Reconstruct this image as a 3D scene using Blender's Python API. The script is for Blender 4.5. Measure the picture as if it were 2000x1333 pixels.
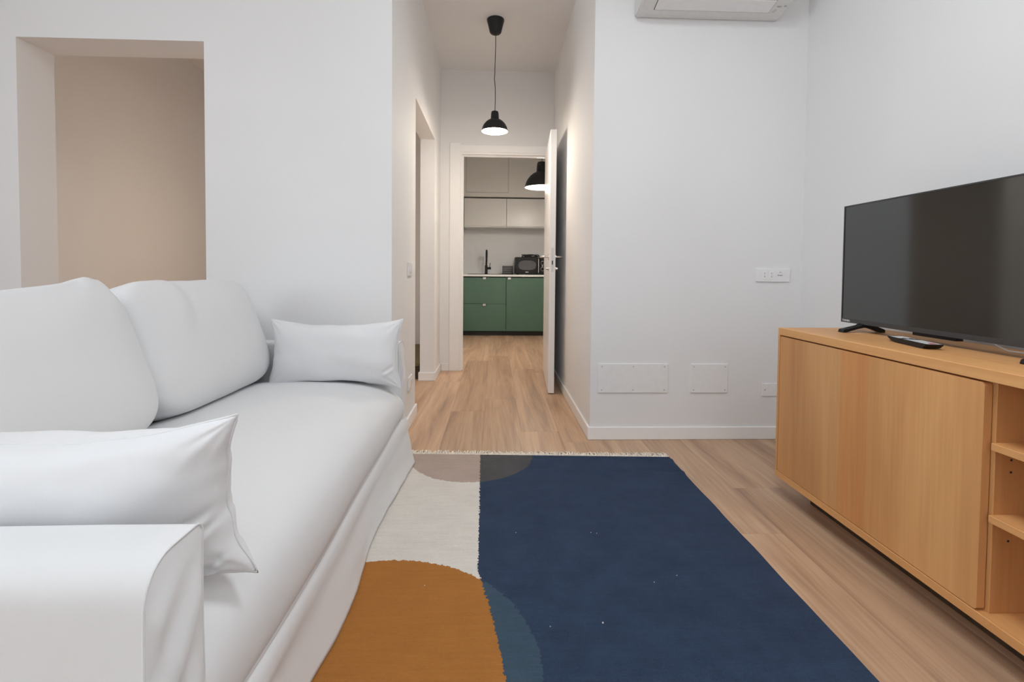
import bpy, bmesh, math, random
from mathutils import Vector, Matrix, noise

for o in list(bpy.data.objects):
    bpy.data.objects.remove(o)
SC = bpy.context.scene
COL = SC.collection
PI = math.pi
R = math.radians

# ------------------------------------------------------------------ camera
F_PX = 940.0
yaw, pitch, roll = R(2.0), R(1.75), R(0.5)
fwd = Vector((math.sin(yaw)*math.cos(pitch), math.cos(yaw)*math.cos(pitch), -math.sin(pitch)))
rgt = Vector((math.cos(yaw), -math.sin(yaw), 0))
upv = rgt.cross(fwd)
rgt, upv = rgt*math.cos(roll)+upv*math.sin(roll), upv*math.cos(roll)-rgt*math.sin(roll)
cd = bpy.data.cameras.new('camera')
cam = bpy.data.objects.new('camera', cd)
COL.objects.link(cam)
cam.matrix_world = Matrix(((rgt.x, upv.x, -fwd.x, 0), (rgt.y, upv.y, -fwd.y, 0), (rgt.z, upv.z, -fwd.z, 0.93), (0, 0, 0, 1)))
cd.sensor_width = 36
cd.lens = F_PX/2000*36
cd.shift_x = 0.0
cd.shift_y = -(666.5-559.0)/2000
cd.clip_start = 0.02
SC.camera = cam

# ------------------------------------------------------------------ light
vs = SC.view_settings
vs.view_transform = 'Standard'
vs.look = 'None'
vs.gamma = 1
vs.use_curve_mapping = False
vs.exposure = -0.24
w = bpy.data.worlds.new('daylight')
SC.world = w
w.use_nodes = True
w.node_tree.nodes['Background'].inputs[0].default_value = (0.9, 0.95, 1.0, 1)
w.node_tree.nodes['Background'].inputs[1].default_value = 1.0

def area(name, loc, rot, sx, sy, power, col):
    l = bpy.data.lights.new(name, 'AREA')
    l.shape = 'RECTANGLE'; l.size = sx; l.size_y = sy; l.energy = power; l.color = col
    o = bpy.data.objects.new(name, l); COL.objects.link(o)
    o.location = loc; o.rotation_euler = rot
    return o

def point(name, loc, power, col, radius):
    l = bpy.data.lights.new(name, 'POINT')
    l.energy = power; l.color = col; l.shadow_soft_size = radius
    o = bpy.data.objects.new(name, l); COL.objects.link(o); o.location = loc
    return o

DAY = (0.84, 0.925, 1.0)
WIN = [(-2.3, -0.7), (-0.1, 1.5)]      # two tall windows in the wall behind the camera
for k, (a, b) in enumerate(WIN):
    area('window_daylight', ((a+b)/2, -3.46, 1.65), (R(90), 0, R(180)), b-a-0.1, 1.6, 62, DAY)
area('side_window_daylight', (-3.36, -0.55, 1.65), (R(90), 0, R(-90)), 1.4, 1.6, 56, DAY)     # third window, in the left wall
area('overhead_fill_light', (0.45, 1.0, 2.75), (0, 0, 0), 0.6, 0.6, 24, (0.90, 0.96, 1.0))     # unseen overhead fill added to even out the living room
area('bounce_fill_light', (0.9, -1.1, 1.9), (R(180), 0, 0), 0.35, 0.35, 34, (0.90, 0.96, 1.0))     # added bounce fill behind the camera, out of view, washing the ceiling
SC.cycles.max_bounces = 14
SC.cycles.diffuse_bounces = 10
WARM = (1.0, 0.87, 0.72)
point('hall_lamp_light', (-1.7, 3.75, 1.15), 10, (1.0, 0.75, 0.55), 0.08)

# ------------------------------------------------------------------ helpers
def link(o, parent=None):
    COL.objects.link(o)
    if parent is not None:
        o.parent = parent
    return o

def obj(name, bm, mat, parent=None, smooth=False, angle=None):
    me = bpy.data.meshes.new(name)
    bm.normal_update()
    bm.to_mesh(me); bm.free()
    if mat is not None:
        me.materials.append(mat)
    if smooth:
        for p in me.polygons: p.use_smooth = True
        if angle:
            try: me.set_sharp_from_angle(angle=R(angle))
            except Exception: pass
    return link(bpy.data.objects.new(name, me), parent)

def tag(o, label, cat, group=None):
    o['label'] = label; o['category'] = cat
    if group: o['group'] = group
    return o

def struct(o):
    o['kind'] = 'structure'
    return o

def thing(name, label, cat, loc=(0, 0, 0), rot=(0, 0, 0), group=None):
    o = bpy.data.objects.new(name, None)
    COL.objects.link(o)
    o.empty_display_size = 0.1
    o.location = loc; o.rotation_euler = rot
    return tag(o, label, cat, group)

def box(bm, x0, x1, y0, y1, z0, z1, bev=0, seg=2):
    m = bmesh.ops.create_cube(bm, size=1.0)
    vs_ = m['verts']
    bmesh.ops.scale(bm, vec=(x1-x0, y1-y0, z1-z0), verts=vs_)
    bmesh.ops.translate(bm, vec=((x0+x1)/2, (y0+y1)/2, (z0+z1)/2), verts=vs_)
    if bev > 0:
        es = list({e for v in vs_ for e in v.link_edges})
        bmesh.ops.bevel(bm, geom=es, offset=bev, segments=seg, affect='EDGES', profile=0.5)
    return bm

def bx(x0, x1, y0, y1, z0, z1, bev=0, seg=2):
    return box(bmesh.new(), x0, x1, y0, y1, z0, z1, bev, seg)

def lathe(prof, n=32, cx=0, cy=0, bm=None, axis='z', cap=True):
    bm = bm or bmesh.new()
    rings = []
    for r, z in prof:
        ring = []
        for i in range(n):
            a = 2*PI*i/n
            p = (cx+r*math.cos(a), cy+r*math.sin(a), z)
            ring.append(bm.verts.new(p))
        rings.append(ring)
    for a, b in zip(rings, rings[1:]):
        for i in range(n):
            bm.faces.new((a[i], a[(i+1) % n], b[(i+1) % n], b[i]))
    if cap:
        bm.faces.new(list(reversed(rings[0])))
        bm.faces.new(rings[-1])
    return bm

def tube(pts, r, n=8, bm=None, closed=False, rfun=None):
    bm = bm or bmesh.new()
    pts = [Vector(p) for p in pts]
    rings = []
    N = len(pts)
    prev = None
    for i, p in enumerate(pts):
        if closed:
            t = pts[(i+1) % N]-pts[i-1]
        else:
            t = pts[min(i+1, N-1)]-pts[max(i-1, 0)]
        t.normalize()
        if prev is None:
            a = Vector((0, 0, 1)) if abs(t.z) < 0.9 else Vector((1, 0, 0))
            nrm = (a-t*a.dot(t)).normalized()
        else:
            nrm = (prev-t*prev.dot(t)).normalized()
        prev = nrm
        b = t.cross(nrm)
        rr = rfun(i/(N-1)) if rfun else r
        rings.append([bm.verts.new(p+nrm*rr*math.cos(2*PI*k/n)+b*rr*math.sin(2*PI*k/n)) for k in range(n)])
    rng = range(N) if closed else range(N-1)
    for i in rng:
        a, b = rings[i], rings[(i+1) % N]
        for k in range(n):
            bm.faces.new((a[k], a[(k+1) % n], b[(k+1) % n], b[k]))
    if not closed:
        bm.faces.new(list(reversed(rings[0]))); bm.faces.new(rings[-1])
    return bm

def prism(poly, d0, d1, axis='y', bm=None):
    """extrude a 2-D polygon; axis y: poly is (x,z); axis x: poly is (y,z); axis z: poly is (x,y)"""
    bm = bm or bmesh.new()
    def P(a, b, d):
        return {'y': (a, d, b), 'x': (d, a, b), 'z': (a, b, d)}[axis]
    A = [bm.verts.new(P(a, b, d0)) for a, b in poly]
    B = [bm.verts.new(P(a, b, d1)) for a, b in poly]
    n = len(poly)
    bm.faces.new(A); bm.faces.new(list(reversed(B)))
    for i in range(n):
        bm.faces.new((A[i], B[i], B[(i+1) % n], A[(i+1) % n]))
    bmesh.ops.recalc_face_normals(bm, faces=bm.faces)
    return bm

def sheet(fn, nu, nv, bm=None):
    bm = bm or bmesh.new()
    g = [[bm.verts.new(fn(i/nu, j/nv)) for j in range(nv+1)] for i in range(nu+1)]
    for i in range(nu):
        for j in range(nv):
            bm.faces.new((g[i][j], g[i+1][j], g[i+1][j+1], g[i][j+1]))
    return bm

def N3(x, y, z, s=1.0):
    return noise.noise(Vector((x*s, y*s, z*s)))

def sstep(a, b, x):
    t = min(1, max(0, (x-a)/(b-a)))
    return t*t*(3-2*t)

# ------------------------------------------------------------------ materials
class MT:
    def __init__(self, name, rough=0.5, color=(0.8, 0.8, 0.8), metal=0.0, spec=0.5):
        self.m = bpy.data.materials.new(name)
        self.m.use_nodes = True
        self.t = self.m.node_tree
        self.b = self.t.nodes['Principled BSDF']
        self.b.inputs['Base Color'].default_value = (*color, 1)
        self.b.inputs['Roughness'].default_value = rough
        self.b.inputs['Metallic'].default_value = metal
        self.b.inputs['Specular IOR Level'].default_value = spec
    def n(self, typ, **kw):
        nd = self.t.nodes.new(typ)
        for k, v in kw.items():
            setattr(nd, k, v)
        return nd
    def l(self, a, b):
        self.t.links.new(a, b)
    def val(self, v):
        nd = self.n('ShaderNodeValue'); nd.outputs[0].default_value = v; return nd.outputs[0]
    def math(self, op, a, b=None, c=None):
        nd = self.n('ShaderNodeMath', operation=op)
        for i, v in enumerate((a, b, c)):
            if v is None: continue
            if isinstance(v, (int, float)): nd.inputs[i].default_value = v
            else: self.l(v, nd.inputs[i])
        return nd.outputs[0]
    def mix(self, f, a, b):
        nd = self.n('ShaderNodeMix', data_type='RGBA')
        for s, v in ((nd.inputs[0], f), (nd.inputs[6], a), (nd.inputs[7], b)):
            if isinstance(v, (int, float)): s.default_value = v
            elif isinstance(v, tuple): s.default_value = (*v, 1)
            else: self.l(v, s)
        return nd.outputs[2]
    def coords(self, scale=(1, 1, 1), kind='Object', loc=None):
        tc = self.n('ShaderNodeTexCoord')
        mp = self.n('ShaderNodeMapping')
        mp.inputs['Scale'].default_value = scale
        self.l(tc.outputs[kind], mp.inputs[0])
        if loc is not None: self.l(loc, mp.inputs['Location'])
        return mp.outputs[0]
    def noise(self, vec, scale=5, detail=3, rough=0.5, dist=0.0):
        nd = self.n('ShaderNodeTexNoise')
        nd.inputs['Scale'].default_value = scale
        nd.inputs['Detail'].default_value = detail
        nd.inputs['Roughness'].default_value = rough
        nd.inputs['Distortion'].default_value = dist
        self.l(vec, nd.inputs['Vector'])
        return nd.outputs[0]
    def ramp(self, f, stops):
        nd = self.n('ShaderNodeValToRGB')
        cr = nd.color_ramp
        while len(cr.elements) < len(stops): cr.elements.new(0.5)
        for e, (p, c) in zip(cr.elements, stops):
            e.position = p; e.color = (*c, 1)
        self.l(f, nd.inputs[0])
        return nd.outputs[0]
    def bump(self, h, strength=0.1, dist=0.01):
        nd = self.n('ShaderNodeBump')
        nd.inputs['Strength'].default_value = strength
        nd.inputs['Distance'].default_value = dist
        self.l(h, nd.inputs['Height'])
        self.l(nd.outputs[0], self.b.inputs['Normal'])
    def color(self, s): self.l(s, self.b.inputs['Base Color'])

def mat_paint():
    m = MT('white_wall_paint', 0.7, (0.83, 0.83, 0.835), spec=0.25)
    v = m.coords()
    m.color(m.ramp(m.noise(v, 1.6, 4), [(0.3, (0.760, 0.762, 0.766)), (0.7, (0.785, 0.786, 0.788))]))
    m.bump(m.noise(v, 260, 2), 0.04, 0.002)
    return m.m

def mat_trim():
    m = MT('white_satin_trim', 0.35, (0.84, 0.84, 0.84), spec=0.4)
    v = m.coords()
    m.bump(m.noise(v, 30, 2), 0.02, 0.002)
    return m.m

def mat_fabric(name='white_cotton_fabric', c=(0.73, 0.74, 0.75)):
    m = MT(name, 0.9, c, spec=0.15)
    v = m.coords()
    a = m.noise(v, 900, 2)
    b = m.noise(v, 22, 3, 0.55)
    m.bump(m.math('ADD', m.math('MULTIPLY', a, 0.15), b), 0.10, 0.012)
    m.b.inputs['Sheen Weight'].default_value = 0.15
    m.b.inputs['Sheen Roughness'].default_value = 0.5
    return m.m

def mat_plank():
    m = MT('oak_plank_floor', 0.42, spec=0.4)
    info = m.n('ShaderNodeObjectInfo')
    off = m.n('ShaderNodeCombineXYZ')
    m.l(m.math('MULTIPLY', info.outputs['Random'], 37.0), off.inputs[0])
    m.l(m.math('MULTIPLY', info.outputs['Random'], 91.0), off.inputs[1])
    v1 = m.coords((7.0, 0.55, 1), loc=off.outputs[0])
    v2 = m.coords((60.0, 1.8, 1), loc=off.outputs[0])
    v3 = m.coords((3.0, 1.1, 1), loc=off.outputs[0])
    broad = m.noise(v1, 1.0, 5, 0.62, 1.1)
    grain = m.noise(v2, 1.0, 4, 0.65, 0.4)
    patch = m.noise(v3, 1.0, 2, 0.5)
    c = m.ramp(broad, [(0.26, (0.25, 0.140, 0.080)), (0.42, (0.46, 0.268, 0.148)), (0.56, (0.60, 0.380, 0.222)), (0.76, (0.70, 0.475, 0.305))])
    g = m.ramp(grain, [(0.25, (0.62, 0.58, 0.55)), (0.5, (0.95, 0.95, 0.95)), (0.8, (1.08, 1.08, 1.08))])
    mul = m.n('ShaderNodeMix', data_type='RGBA', blend_type='MULTIPLY')
    mul.inputs[0].default_value = 0.75
    m.l(c, mul.inputs[6]); m.l(g, mul.inputs[7])
    v4 = m.coords((13.0, 0.42, 1), loc=off.outputs[0])
    figure = m.noise(v4, 1.0, 3, 0.5, 1.6)
    fm_ = m.ramp(figure, [(0.54, (0, 0, 0)), (0.68, (1, 1, 1))])
    figd = m.mix(m.math('MULTIPLY', fm_, 0.42), mul.outputs[2], (0.25, 0.155, 0.098))
    grey = m.mix(m.math('MULTIPLY', patch, 0.40), figd, (0.46, 0.325, 0.225))
    hs = m.n('ShaderNodeHueSaturation')
    m.l(grey, hs.inputs['Color'])
    m.l(m.math('MULTIPLY_ADD', info.outputs['Random'], 0.22, 0.90), hs.inputs['Value'])
    hs.inputs['Saturation'].default_value = 0.92
    m.color(hs.outputs[0])
    m.bump(grain, 0.05, 0.002)
    return m.m

def mat_oak(name, grain_axis, veneer=False, tint=1.0):
    m = MT(name, 0.45, spec=0.35)
    s1 = {'z': (7, 7, 0.7), 'y': (9, 0.8, 9)}[grain_axis]
    s2 = {'z': (110, 110, 2.5), 'y': (110, 2.5, 110)}[grain_axis]
    broad = m.noise(m.coords(s1), 1.0, 3, 0.55, 0.8)
    fine = m.noise(m.coords(s2), 1.0, 4, 0.6)
    c = m.ramp(broad, [(0.28, (0.55*tint, 0.265*tint, 0.098*tint)), (0.5, (0.64*tint, 0.325*tint, 0.125*tint)), (0.75, (0.72*tint, 0.395*tint, 0.160*tint))])
    g = m.ramp(fine, [(0.3, (0.88, 0.86, 0.84)), (0.6, (1.0, 1.0, 1.0))])
    mul = m.n('ShaderNodeMix', data_type='RGBA', blend_type='MULTIPLY')
    mul.inputs[0].default_value = 0.6
    m.l(c, mul.inputs[6]); m.l(g, mul.inputs[7])
    out = mul.outputs[2]
    if veneer:
        # book-matched veneer leaves: bands across the door with their own tone
        tc = m.n('ShaderNodeTexCoord'); sp = m.n('ShaderNodeSeparateXYZ')
        m.l(tc.outputs['Object'], sp.inputs[0])
        pos = m.math('MULTIPLY', m.math('ADD', sp.outputs[1], 0.05), 1/0.84)     # 0 at the open shelves, 1 at the far end
        nd = m.n('ShaderNodeValToRGB'); cr = nd.color_ramp; cr.interpolation = 'CONSTANT'
        leaves = [(0.0, (1.04, 1.05, 1.06)), (0.27, (1.0, 1.0, 1.0)), (0.43, (1.0, 0.90, 0.84)), (0.58, (0.97, 0.99, 1.04)), (0.79, (0.95, 0.95, 0.98)), (0.9, (0.99, 0.97, 0.96))]
        while len(cr.elements) < len(leaves): cr.elements.new(0.5)
        for e, (p, c_) in zip(cr.elements, leaves): e.position = p; e.color = (*c_, 1)
        m.l(pos, nd.inputs[0])
        mv = m.n('ShaderNodeMix', data_type='RGBA', blend_type='MULTIPLY'); mv.inputs[0].default_value = 1.0
        m.l(out, mv.inputs[6]); m.l(nd.outputs[0], mv.inputs[7])
        out = mv.outputs[2]
    m.color(out)
    m.bump(fine, 0.04, 0.001)
    return m.m

def mat_simple(name, col, rough=0.5, metal=0.0, spec=0.5, var=0.06, bump=0.0, scale=40):
    m = MT(name, rough, col, metal, spec)
    v = m.coords()
    n = m.noise(v, scale, 3)
    lo = tuple(max(0, x*(1-var)) for x in col); hi = tuple(min(1, x*(1+var)) for x in col)
    m.color(m.ramp(n, [(0.3, lo), (0.7, hi)]))
    if bump: m.bump(n, bump, 0.002)
    return m.m

def mat_emit(name, col, strength):
    m = MT(name, 0.5, col)
    m.b.inputs['Emission Color'].default_value = (*col, 1)
    m.b.inputs['Emission Strength'].default_value = strength
    return m.m

def mat_rug():
    m = MT('flatwoven_wool_rug', 0.95, spec=0.08)
    tc = m.n('ShaderNodeTexCoord')
    jag = m.n('ShaderNodeTexNoise'); jag.inputs['Scale'].default_value = 110; jag.inputs['Detail'].default_value = 1
    m.l(tc.outputs['Object'], jag.inputs['Vector'])
    sp = m.n('ShaderNodeSeparateXYZ'); m.l(tc.outputs['Object'], sp.inputs[0])
    j = m.math('MULTIPLY', m.math('SUBTRACT', jag.outputs[0], 0.5), 0.016)
    X = m.math('ADD', sp.outputs[0], j)
    Y = m.math('ADD', sp.outputs[1], j)
    # boundary between the light and the navy half
    t = m.math('MAXIMUM', m.math('SUBTRACT', 1.45, Y), 0.0)
    far = m.math('MAXIMUM', m.math('SUBTRACT', Y, 1.45), 0.0)
    xb = m.math('ADD', m.math('MULTIPLY_ADD', far, -0.023, -0.046),
                m.math('SUBTRACT', m.math('MULTIPLY', t, 0.27), m.math('MULTIPLY', m.math('MULTIPLY', t, t), 0.2)))
    navy = m.math('GREATER_THAN', X, xb)
    def circle(cx, cy, r):
        dx = m.math('SUBTRACT', X, cx); dy = m.math('SUBTRACT', Y, cy)
        d = m.math('ADD', m.math('MULTIPLY', dx, dx), m.math('MULTIPLY', dy, dy))
        return m.math('LESS_THAN', d, r*r)
    c1 = circle(-0.315, 1.085, 0.432)
    c2 = circle(-0.11, 2.385, 0.302)
    light = m.mix(c2, m.mix(c1, (0.66, 0.63, 0.585), (0.37, 0.155, 0.04)), (0.42, 0.335, 0.295))
    dark = m.mix(c2, m.mix(c1, (0.032, 0.051, 0.093), (0.050, 0.082, 0.118)), (0.082, 0.082, 0.086))
    base = m.mix(navy, light, dark)
    mp = m.n('ShaderNodeMapping'); mp.inputs['Scale'].default_value = (7, 90, 1)
    m.l(tc.outputs['Object'], mp.inputs[0])
    streak = m.noise(mp.outputs[0], 1.0, 5, 0.7)
    mp2 = m.n('ShaderNodeMapping'); mp2.inputs['Scale'].default_value = (90, 300, 1)
    m.l(tc.outputs['Object'], mp2.inputs[0])
    fuzz = m.noise(mp2.outputs[0], 1.0, 4, 0.7)
    hs = m.n('ShaderNodeHueSaturation'); m.l(base, hs.inputs['Color'])
    mott = m.noise(tc.outputs['Object'], 9.0, 5, 0.65)
    speck = m.noise(tc.outputs['Object'], 420.0, 2, 0.6)
    vary = m.math('ADD', m.math('MULTIPLY', m.math('SUBTRACT', mott, 0.5), 0.55), m.math('MULTIPLY', m.math('SUBTRACT', speck, 0.5), 0.7))
    vary = m.math('MULTIPLY', vary, m.math('MULTIPLY_ADD', navy, 0.65, 0.35))
    m.l(m.math('ADD', m.math('ADD', m.math('MULTIPLY_ADD', streak, 0.32, 0.67), m.math('MULTIPLY', fuzz, 0.34)), vary), hs.inputs['Value'])
    m.color(hs.outputs[0])
    wv = m.n('ShaderNodeTexWave'); wv.bands_direction = 'Y'; wv.inputs['Scale'].default_value = 75
    wv.inputs['Distortion'].default_value = 1.5
    m.l(tc.outputs['Object'], wv.inputs['Vector'])
    m.bump(m.math('ADD', m.math('MULTIPLY', wv.outputs[1], 0.4), fuzz), 0.35, 0.004)
    return m.m

M = {}
M['paint'] = mat_paint()
M['trim'] = mat_trim()
M['fabric'] = mat_fabric()
M['pillow'] = mat_fabric('white_pillow_cotton', (0.76, 0.77, 0.785))
M['plank'] = mat_plank()
M['sub'] = mat_simple('screed', (0.12, 0.08, 0.055), 0.8)
M['oak_h'] = mat_oak('oak_grain_along', 'y', tint=1.08)
M['oak_v'] = mat_oak('oak_grain_upright', 'z')
M['veneer'] = mat_oak('oak_veneer_door', 'z', veneer=True)
M['rug'] = mat_rug()
M['fringe'] = mat_simple('undyed_cotton_cord', (0.80, 0.73, 0.63), 0.9, var=0.15, scale=120)
M['black'] = mat_simple('black_plastic', (0.007, 0.007, 0.008), 0.4, spec=0.3)
M['matte_black'] = mat_simple('matte_black_metal', (0.014, 0.015, 0.016), 0.5, spec=0.35)
M['screen'] = MT('dark_screen_glass', 0.09, (0.006, 0.0085, 0.008), spec=1.0).m
M['screen'].node_tree.nodes['Principled BSDF'].inputs['IOR'].default_value = 1.6
M['bezel'] = mat_simple('dark_grey_bezel', (0.045, 0.045, 0.047), 0.35)
M['white_plastic'] = mat_simple('white_plastic', (0.80, 0.80, 0.80), 0.3, var=0.02)
M['grey_plastic'] = mat_simple('light_grey_plastic', (0.70, 0.70, 0.69), 0.4, var=0.03)
M['hole'] = mat_simple('dark_recess', (0.03, 0.03, 0.03), 0.7)
M['chrome'] = mat_simple('brushed_steel', (0.72, 0.70, 0.66), 0.22, 1.0)
M['green'] = mat_simple('sage_green_front', (0.075, 0.150, 0.105), 0.5, var=0.05, scale=3)
M['cabinet_grey'] = mat_simple('pale_grey_front', (0.66, 0.65, 0.62), 0.3, var=0.02, scale=3)
M['soffit_grey'] = mat_simple('pale_grey_paint', (0.68, 0.665, 0.63), 0.6, var=0.02, scale=3)
M['worktop'] = mat_simple('white_worktop', (0.80, 0.80, 0.78), 0.25, var=0.03)
M['plinth'] = mat_simple('black_plinth', (0.012, 0.014, 0.012), 0.5)
M['shade_in'] = mat_simple('white_enamel', (0.85, 0.85, 0.84), 0.4, var=0.02)
M['bulb'] = mat_emit('lit_bulb', (1.0, 0.90, 0.75), 14)
M['step'] = mat_simple('dark_wood', (0.05, 0.030, 0.014), 0.5, var=0.3)
M['tread'] = mat_simple('olive_brown_tread', (0.17, 0.13, 0.045), 0.5, var=0.2)
M['mw_glass'] = mat_simple('grey_oven_glass', (0.09, 0.09, 0.092), 0.15)
M['red'] = mat_simple('red_print', (0.55, 0.12, 0.10), 0.5)
M['print'] = mat_simple('grey_print', (0.42, 0.42, 0.42), 0.6)

# ------------------------------------------------------------------ room shell
ZC = 2.766
YL, YB, YE = 2.392, 2.63, 4.47         # left front wall, right front wall, corridor end wall
XL, XR = -0.51, 0.53                   # corridor side walls
XW = 1.71                              # right wall

def wall(name, *boxes):
    bm = bmesh.new()
    for b in boxes: box(bm, *b)
    return struct(obj(name, bm, M['paint']))

DX0, DX1, DZ = -2.276, -1.405, 2.02
wall('wall_back_left', (-3.3, DX0, YL, 2.59, 0, ZC), (DX0, DX1, YL, 2.59, DZ, ZC), (DX1, XL, YL, 2.59, 0, ZC))
OY0, OY1 = 3.09, 4.06
wall('wall_corridor_left', (-0.63, XL, 2.59, OY0, 0, ZC), (-0.63, XL, OY0, OY1, DZ, ZC), (-0.63, XL, OY1, YE, 0, ZC))
EX0, EX1, EZ = -0.345, 0.495, 2.035
wall('wall_corridor_end', (-0.63, EX0, YE, 4.57, 0, ZC), (EX0, EX1, YE, 4.57, EZ, ZC), (EX1, 0.92, YE, 4.57, 0, ZC))
wall('wall_corridor_right', (XR, 0.66, 2.76, YE, 0, ZC))
wall('wall_back_right', (XR, XW+0.12, YB, 2.76, 0, ZC))
wall('wall_right', (XW, XW+0.12, -3.6, YB, 0, ZC))
wall('wall_left', (-3.42, -3.3, -3.6, -1.3, 0, ZC), (-3.42, -3.3, 0.2, 2.59, 0, ZC), (-3.42, -3.3, -1.3, 0.2, 0, 0.8), (-3.42, -3.3, -1.3, 0.2, 2.5, ZC))
(a0, a1), (b0, b1) = WIN
wall('wall_rear', (-3.42, a0, -3.6, -3.4, 0, ZC), (a1, b0, -3.6, -3.4, 0, ZC), (b1, XW+0.12, -3.6, -3.4, 0, ZC),
     (a0, a1, -3.6, -3.4, 2.5, ZC), (b0, b1, -3.6, -3.4, 2.5, ZC), (a0, a1, -3.6, -3.4, 0, 0.8), (b0, b1, -3.6, -3.4, 0, 0.8))
wall('wall_hall_left', (-2.84, -2.72, 2.59, 5.3, 0, ZC))
wall('wall_hall_end', (-2.72, -0.63, 5.2, 5.3, 0, ZC))
wall('wall_kitchen_left', (-0.63, -0.49, 4.57, 7.62, 0, ZC))
wall('wall_kitchen_right', (0.80, 0.92, 4.57, 7.62, 0, ZC))
wall('wall_kitchen_end', (-0.49, 0.80, 7.5, 7.62, 0, ZC))
struct(obj('ceiling', bx(-3.42, XW+0.12, -3.6, 7.62, ZC, ZC+0.12), M['paint']))

for k, (a, b) in enumerate(WIN):
    bm = bmesh.new()
    for x0, x1, z0, z1 in ((a, a+0.06, 0.8, 2.5), (b-0.06, b, 0.8, 2.5), (a+0.06, b-0.06, 2.44, 2.5), (a+0.06, b-0.06, 0.8, 0.86), ((a+b)/2-0.04, (a+b)/2+0.04, 0.86, 2.44)):
        box(bm, x0, x1, -3.56, -3.5, z0, z1)
    struct(obj('window_%d' % (k+1), bm, M['trim']))
bm = bmesh.new()
for y0, y1, z0, z1 in ((-1.3, -1.24, 0.8, 2.5), (0.14, 0.2, 0.8, 2.5), (-1.24, 0.14, 2.44, 2.5), (-1.24, 0.14, 0.8, 0.86), (-0.59, -0.51, 0.86, 2.44)):
    box(bm, -3.42, -3.38, y0, y1, z0, z1)
struct(obj('window_3', bm, M['trim']))

# floor: a screed slab with single planks on it
floor = struct(obj('floor', bx(-3.42, XW+0.12, -3.6, 7.62, -0.12, -0.012), M['sub']))
PW, PL = 0.22, 1.79
known = {-1: 3.17, 0: 5.27, 2: 2.59, 4: 1.66, 5: 2.02}
rnd = random.Random(5)
k0 = math.floor((-3.3+0.065)/PW)
plank_meshes = {}
k = k0
while True:
    xa, xb_ = -0.065+PW*k, -0.065+PW*(k+1)
    if xa >= XW: break
    xa, xb_ = max(xa, -3.3), min(xb_, XW)
    ph = known.get(k, None)
    if ph is None: ph = rnd.uniform(0, PL)
    y = ph-PL*math.ceil((ph+3.4)/PL)
    while y < 7.5:
        y0, y1 = max(y, -3.4), min(y+PL, 7.5)
        if y1-y0 > 0.02:
            wkey = (round(xb_-xa, 3), round(y1-y0, 3))
            if wkey not in plank_meshes:
                g = 0.0002
                hx, hy = (xb_-xa)/2-g, (y1-y0)/2-g
                bm = bmesh.new()
                c = 0.0005
                lo = [bm.verts.new((sx*hx, sy*hy, -0.012)) for sx, sy in ((-1, -1), (1, -1), (1, 1), (-1, 1))]
                mi = [bm.verts.new((sx*hx, sy*hy, -c)) for sx, sy in ((-1, -1), (1, -1), (1, 1), (-1, 1))]
                tp = [bm.verts.new((sx*(hx-c), sy*(hy-c), 0)) for sx, sy in ((-1, -1), (1, -1), (1, 1), (-1, 1))]
                bm.faces.new(tp)
                for i in range(4):
                    n = (i+1) % 4
                    bm.faces.new((lo[i], lo[n], mi[n], mi[i])); bm.faces.new((mi[i], mi[n], tp[n], tp[i]))
                bm.faces.new(list(reversed(lo)))
                me = bpy.data.meshes.new('plank'); bm.to_mesh(me); bm.free(); me.materials.append(M['plank'])
                plank_meshes[wkey] = me
            o = bpy.data.objects.new('plank', plank_meshes[wkey])
            link(o, floor); o.location = ((xa+xb_)/2, (y0+y1)/2, 0)
        y += PL
    k += 1

# baseboards
BH, BT = 0.072, 0.012
def baseboard(name, *segs):
    bm = bmesh.new()
    for x0, x1, y0, y1 in segs:
        box(bm, x0, x1, y0, y1, 0, BH, 0.003, 1)
    return struct(obj(name, bm, M['trim']))
baseboard('baseboard_back_right', (XR-BT, XW, YB-BT, YB))
baseboard('baseboard_corridor_right', (XR-BT, XR, YB, YE-0.012))
baseboard('baseboard_right', (XW-BT, XW, -3.4, YB-BT))
baseboard('baseboard_back_left', (-3.3, DX0, YL-BT, YL), (DX1, XL+BT, YL-BT, YL))
baseboard('baseboard_corridor_left', (XL, XL+BT, YL, OY0+BT), (-0.63, XL, OY0, OY0+BT))
baseboard('baseboard_corridor_jamb', (XL, XL+BT, OY1-BT, YE-0.012), (-0.642, XL, OY1-BT, OY1), (-0.642, -0.63, OY1, 5.2))
baseboard('baseboard_corridor_end', (XL+BT, -0.425, YE-BT, YE))
baseboard('baseboard_hall', (-2.72, -2.708, 2.59, 5.2), (-2.708, -0.642, 5.188, 5.2))

# door casing and lining of the kitchen doorway
bm = bmesh.new()
CF = YE-0.012
box(bm, -0.423, -0.325, CF, YE, 0, 2.105, 0.002, 1)
box(bm, 0.475, XR-0.001, CF, YE, 0, 2.105, 0.002, 1)
box(bm, -0.325, 0.475, CF, YE, 2.02, 2.085, 0.002, 1)
box(bm, EX0, -0.312, YE, 4.57, 0, 2.035)
box(bm, 0.462, EX1, YE, 4.57, 0, 2.035)
box(bm, -0.312, 0.462, YE, 4.57, 2.003, 2.035)
box(bm, -0.312, -0.300, 4.51, 4.53, 0, 2.003)
box(bm, -0.300, 0.462, 4.51, 4.53, 1.991, 2.003)
struct(obj('trim_1', bm, M['trim']))

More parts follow.
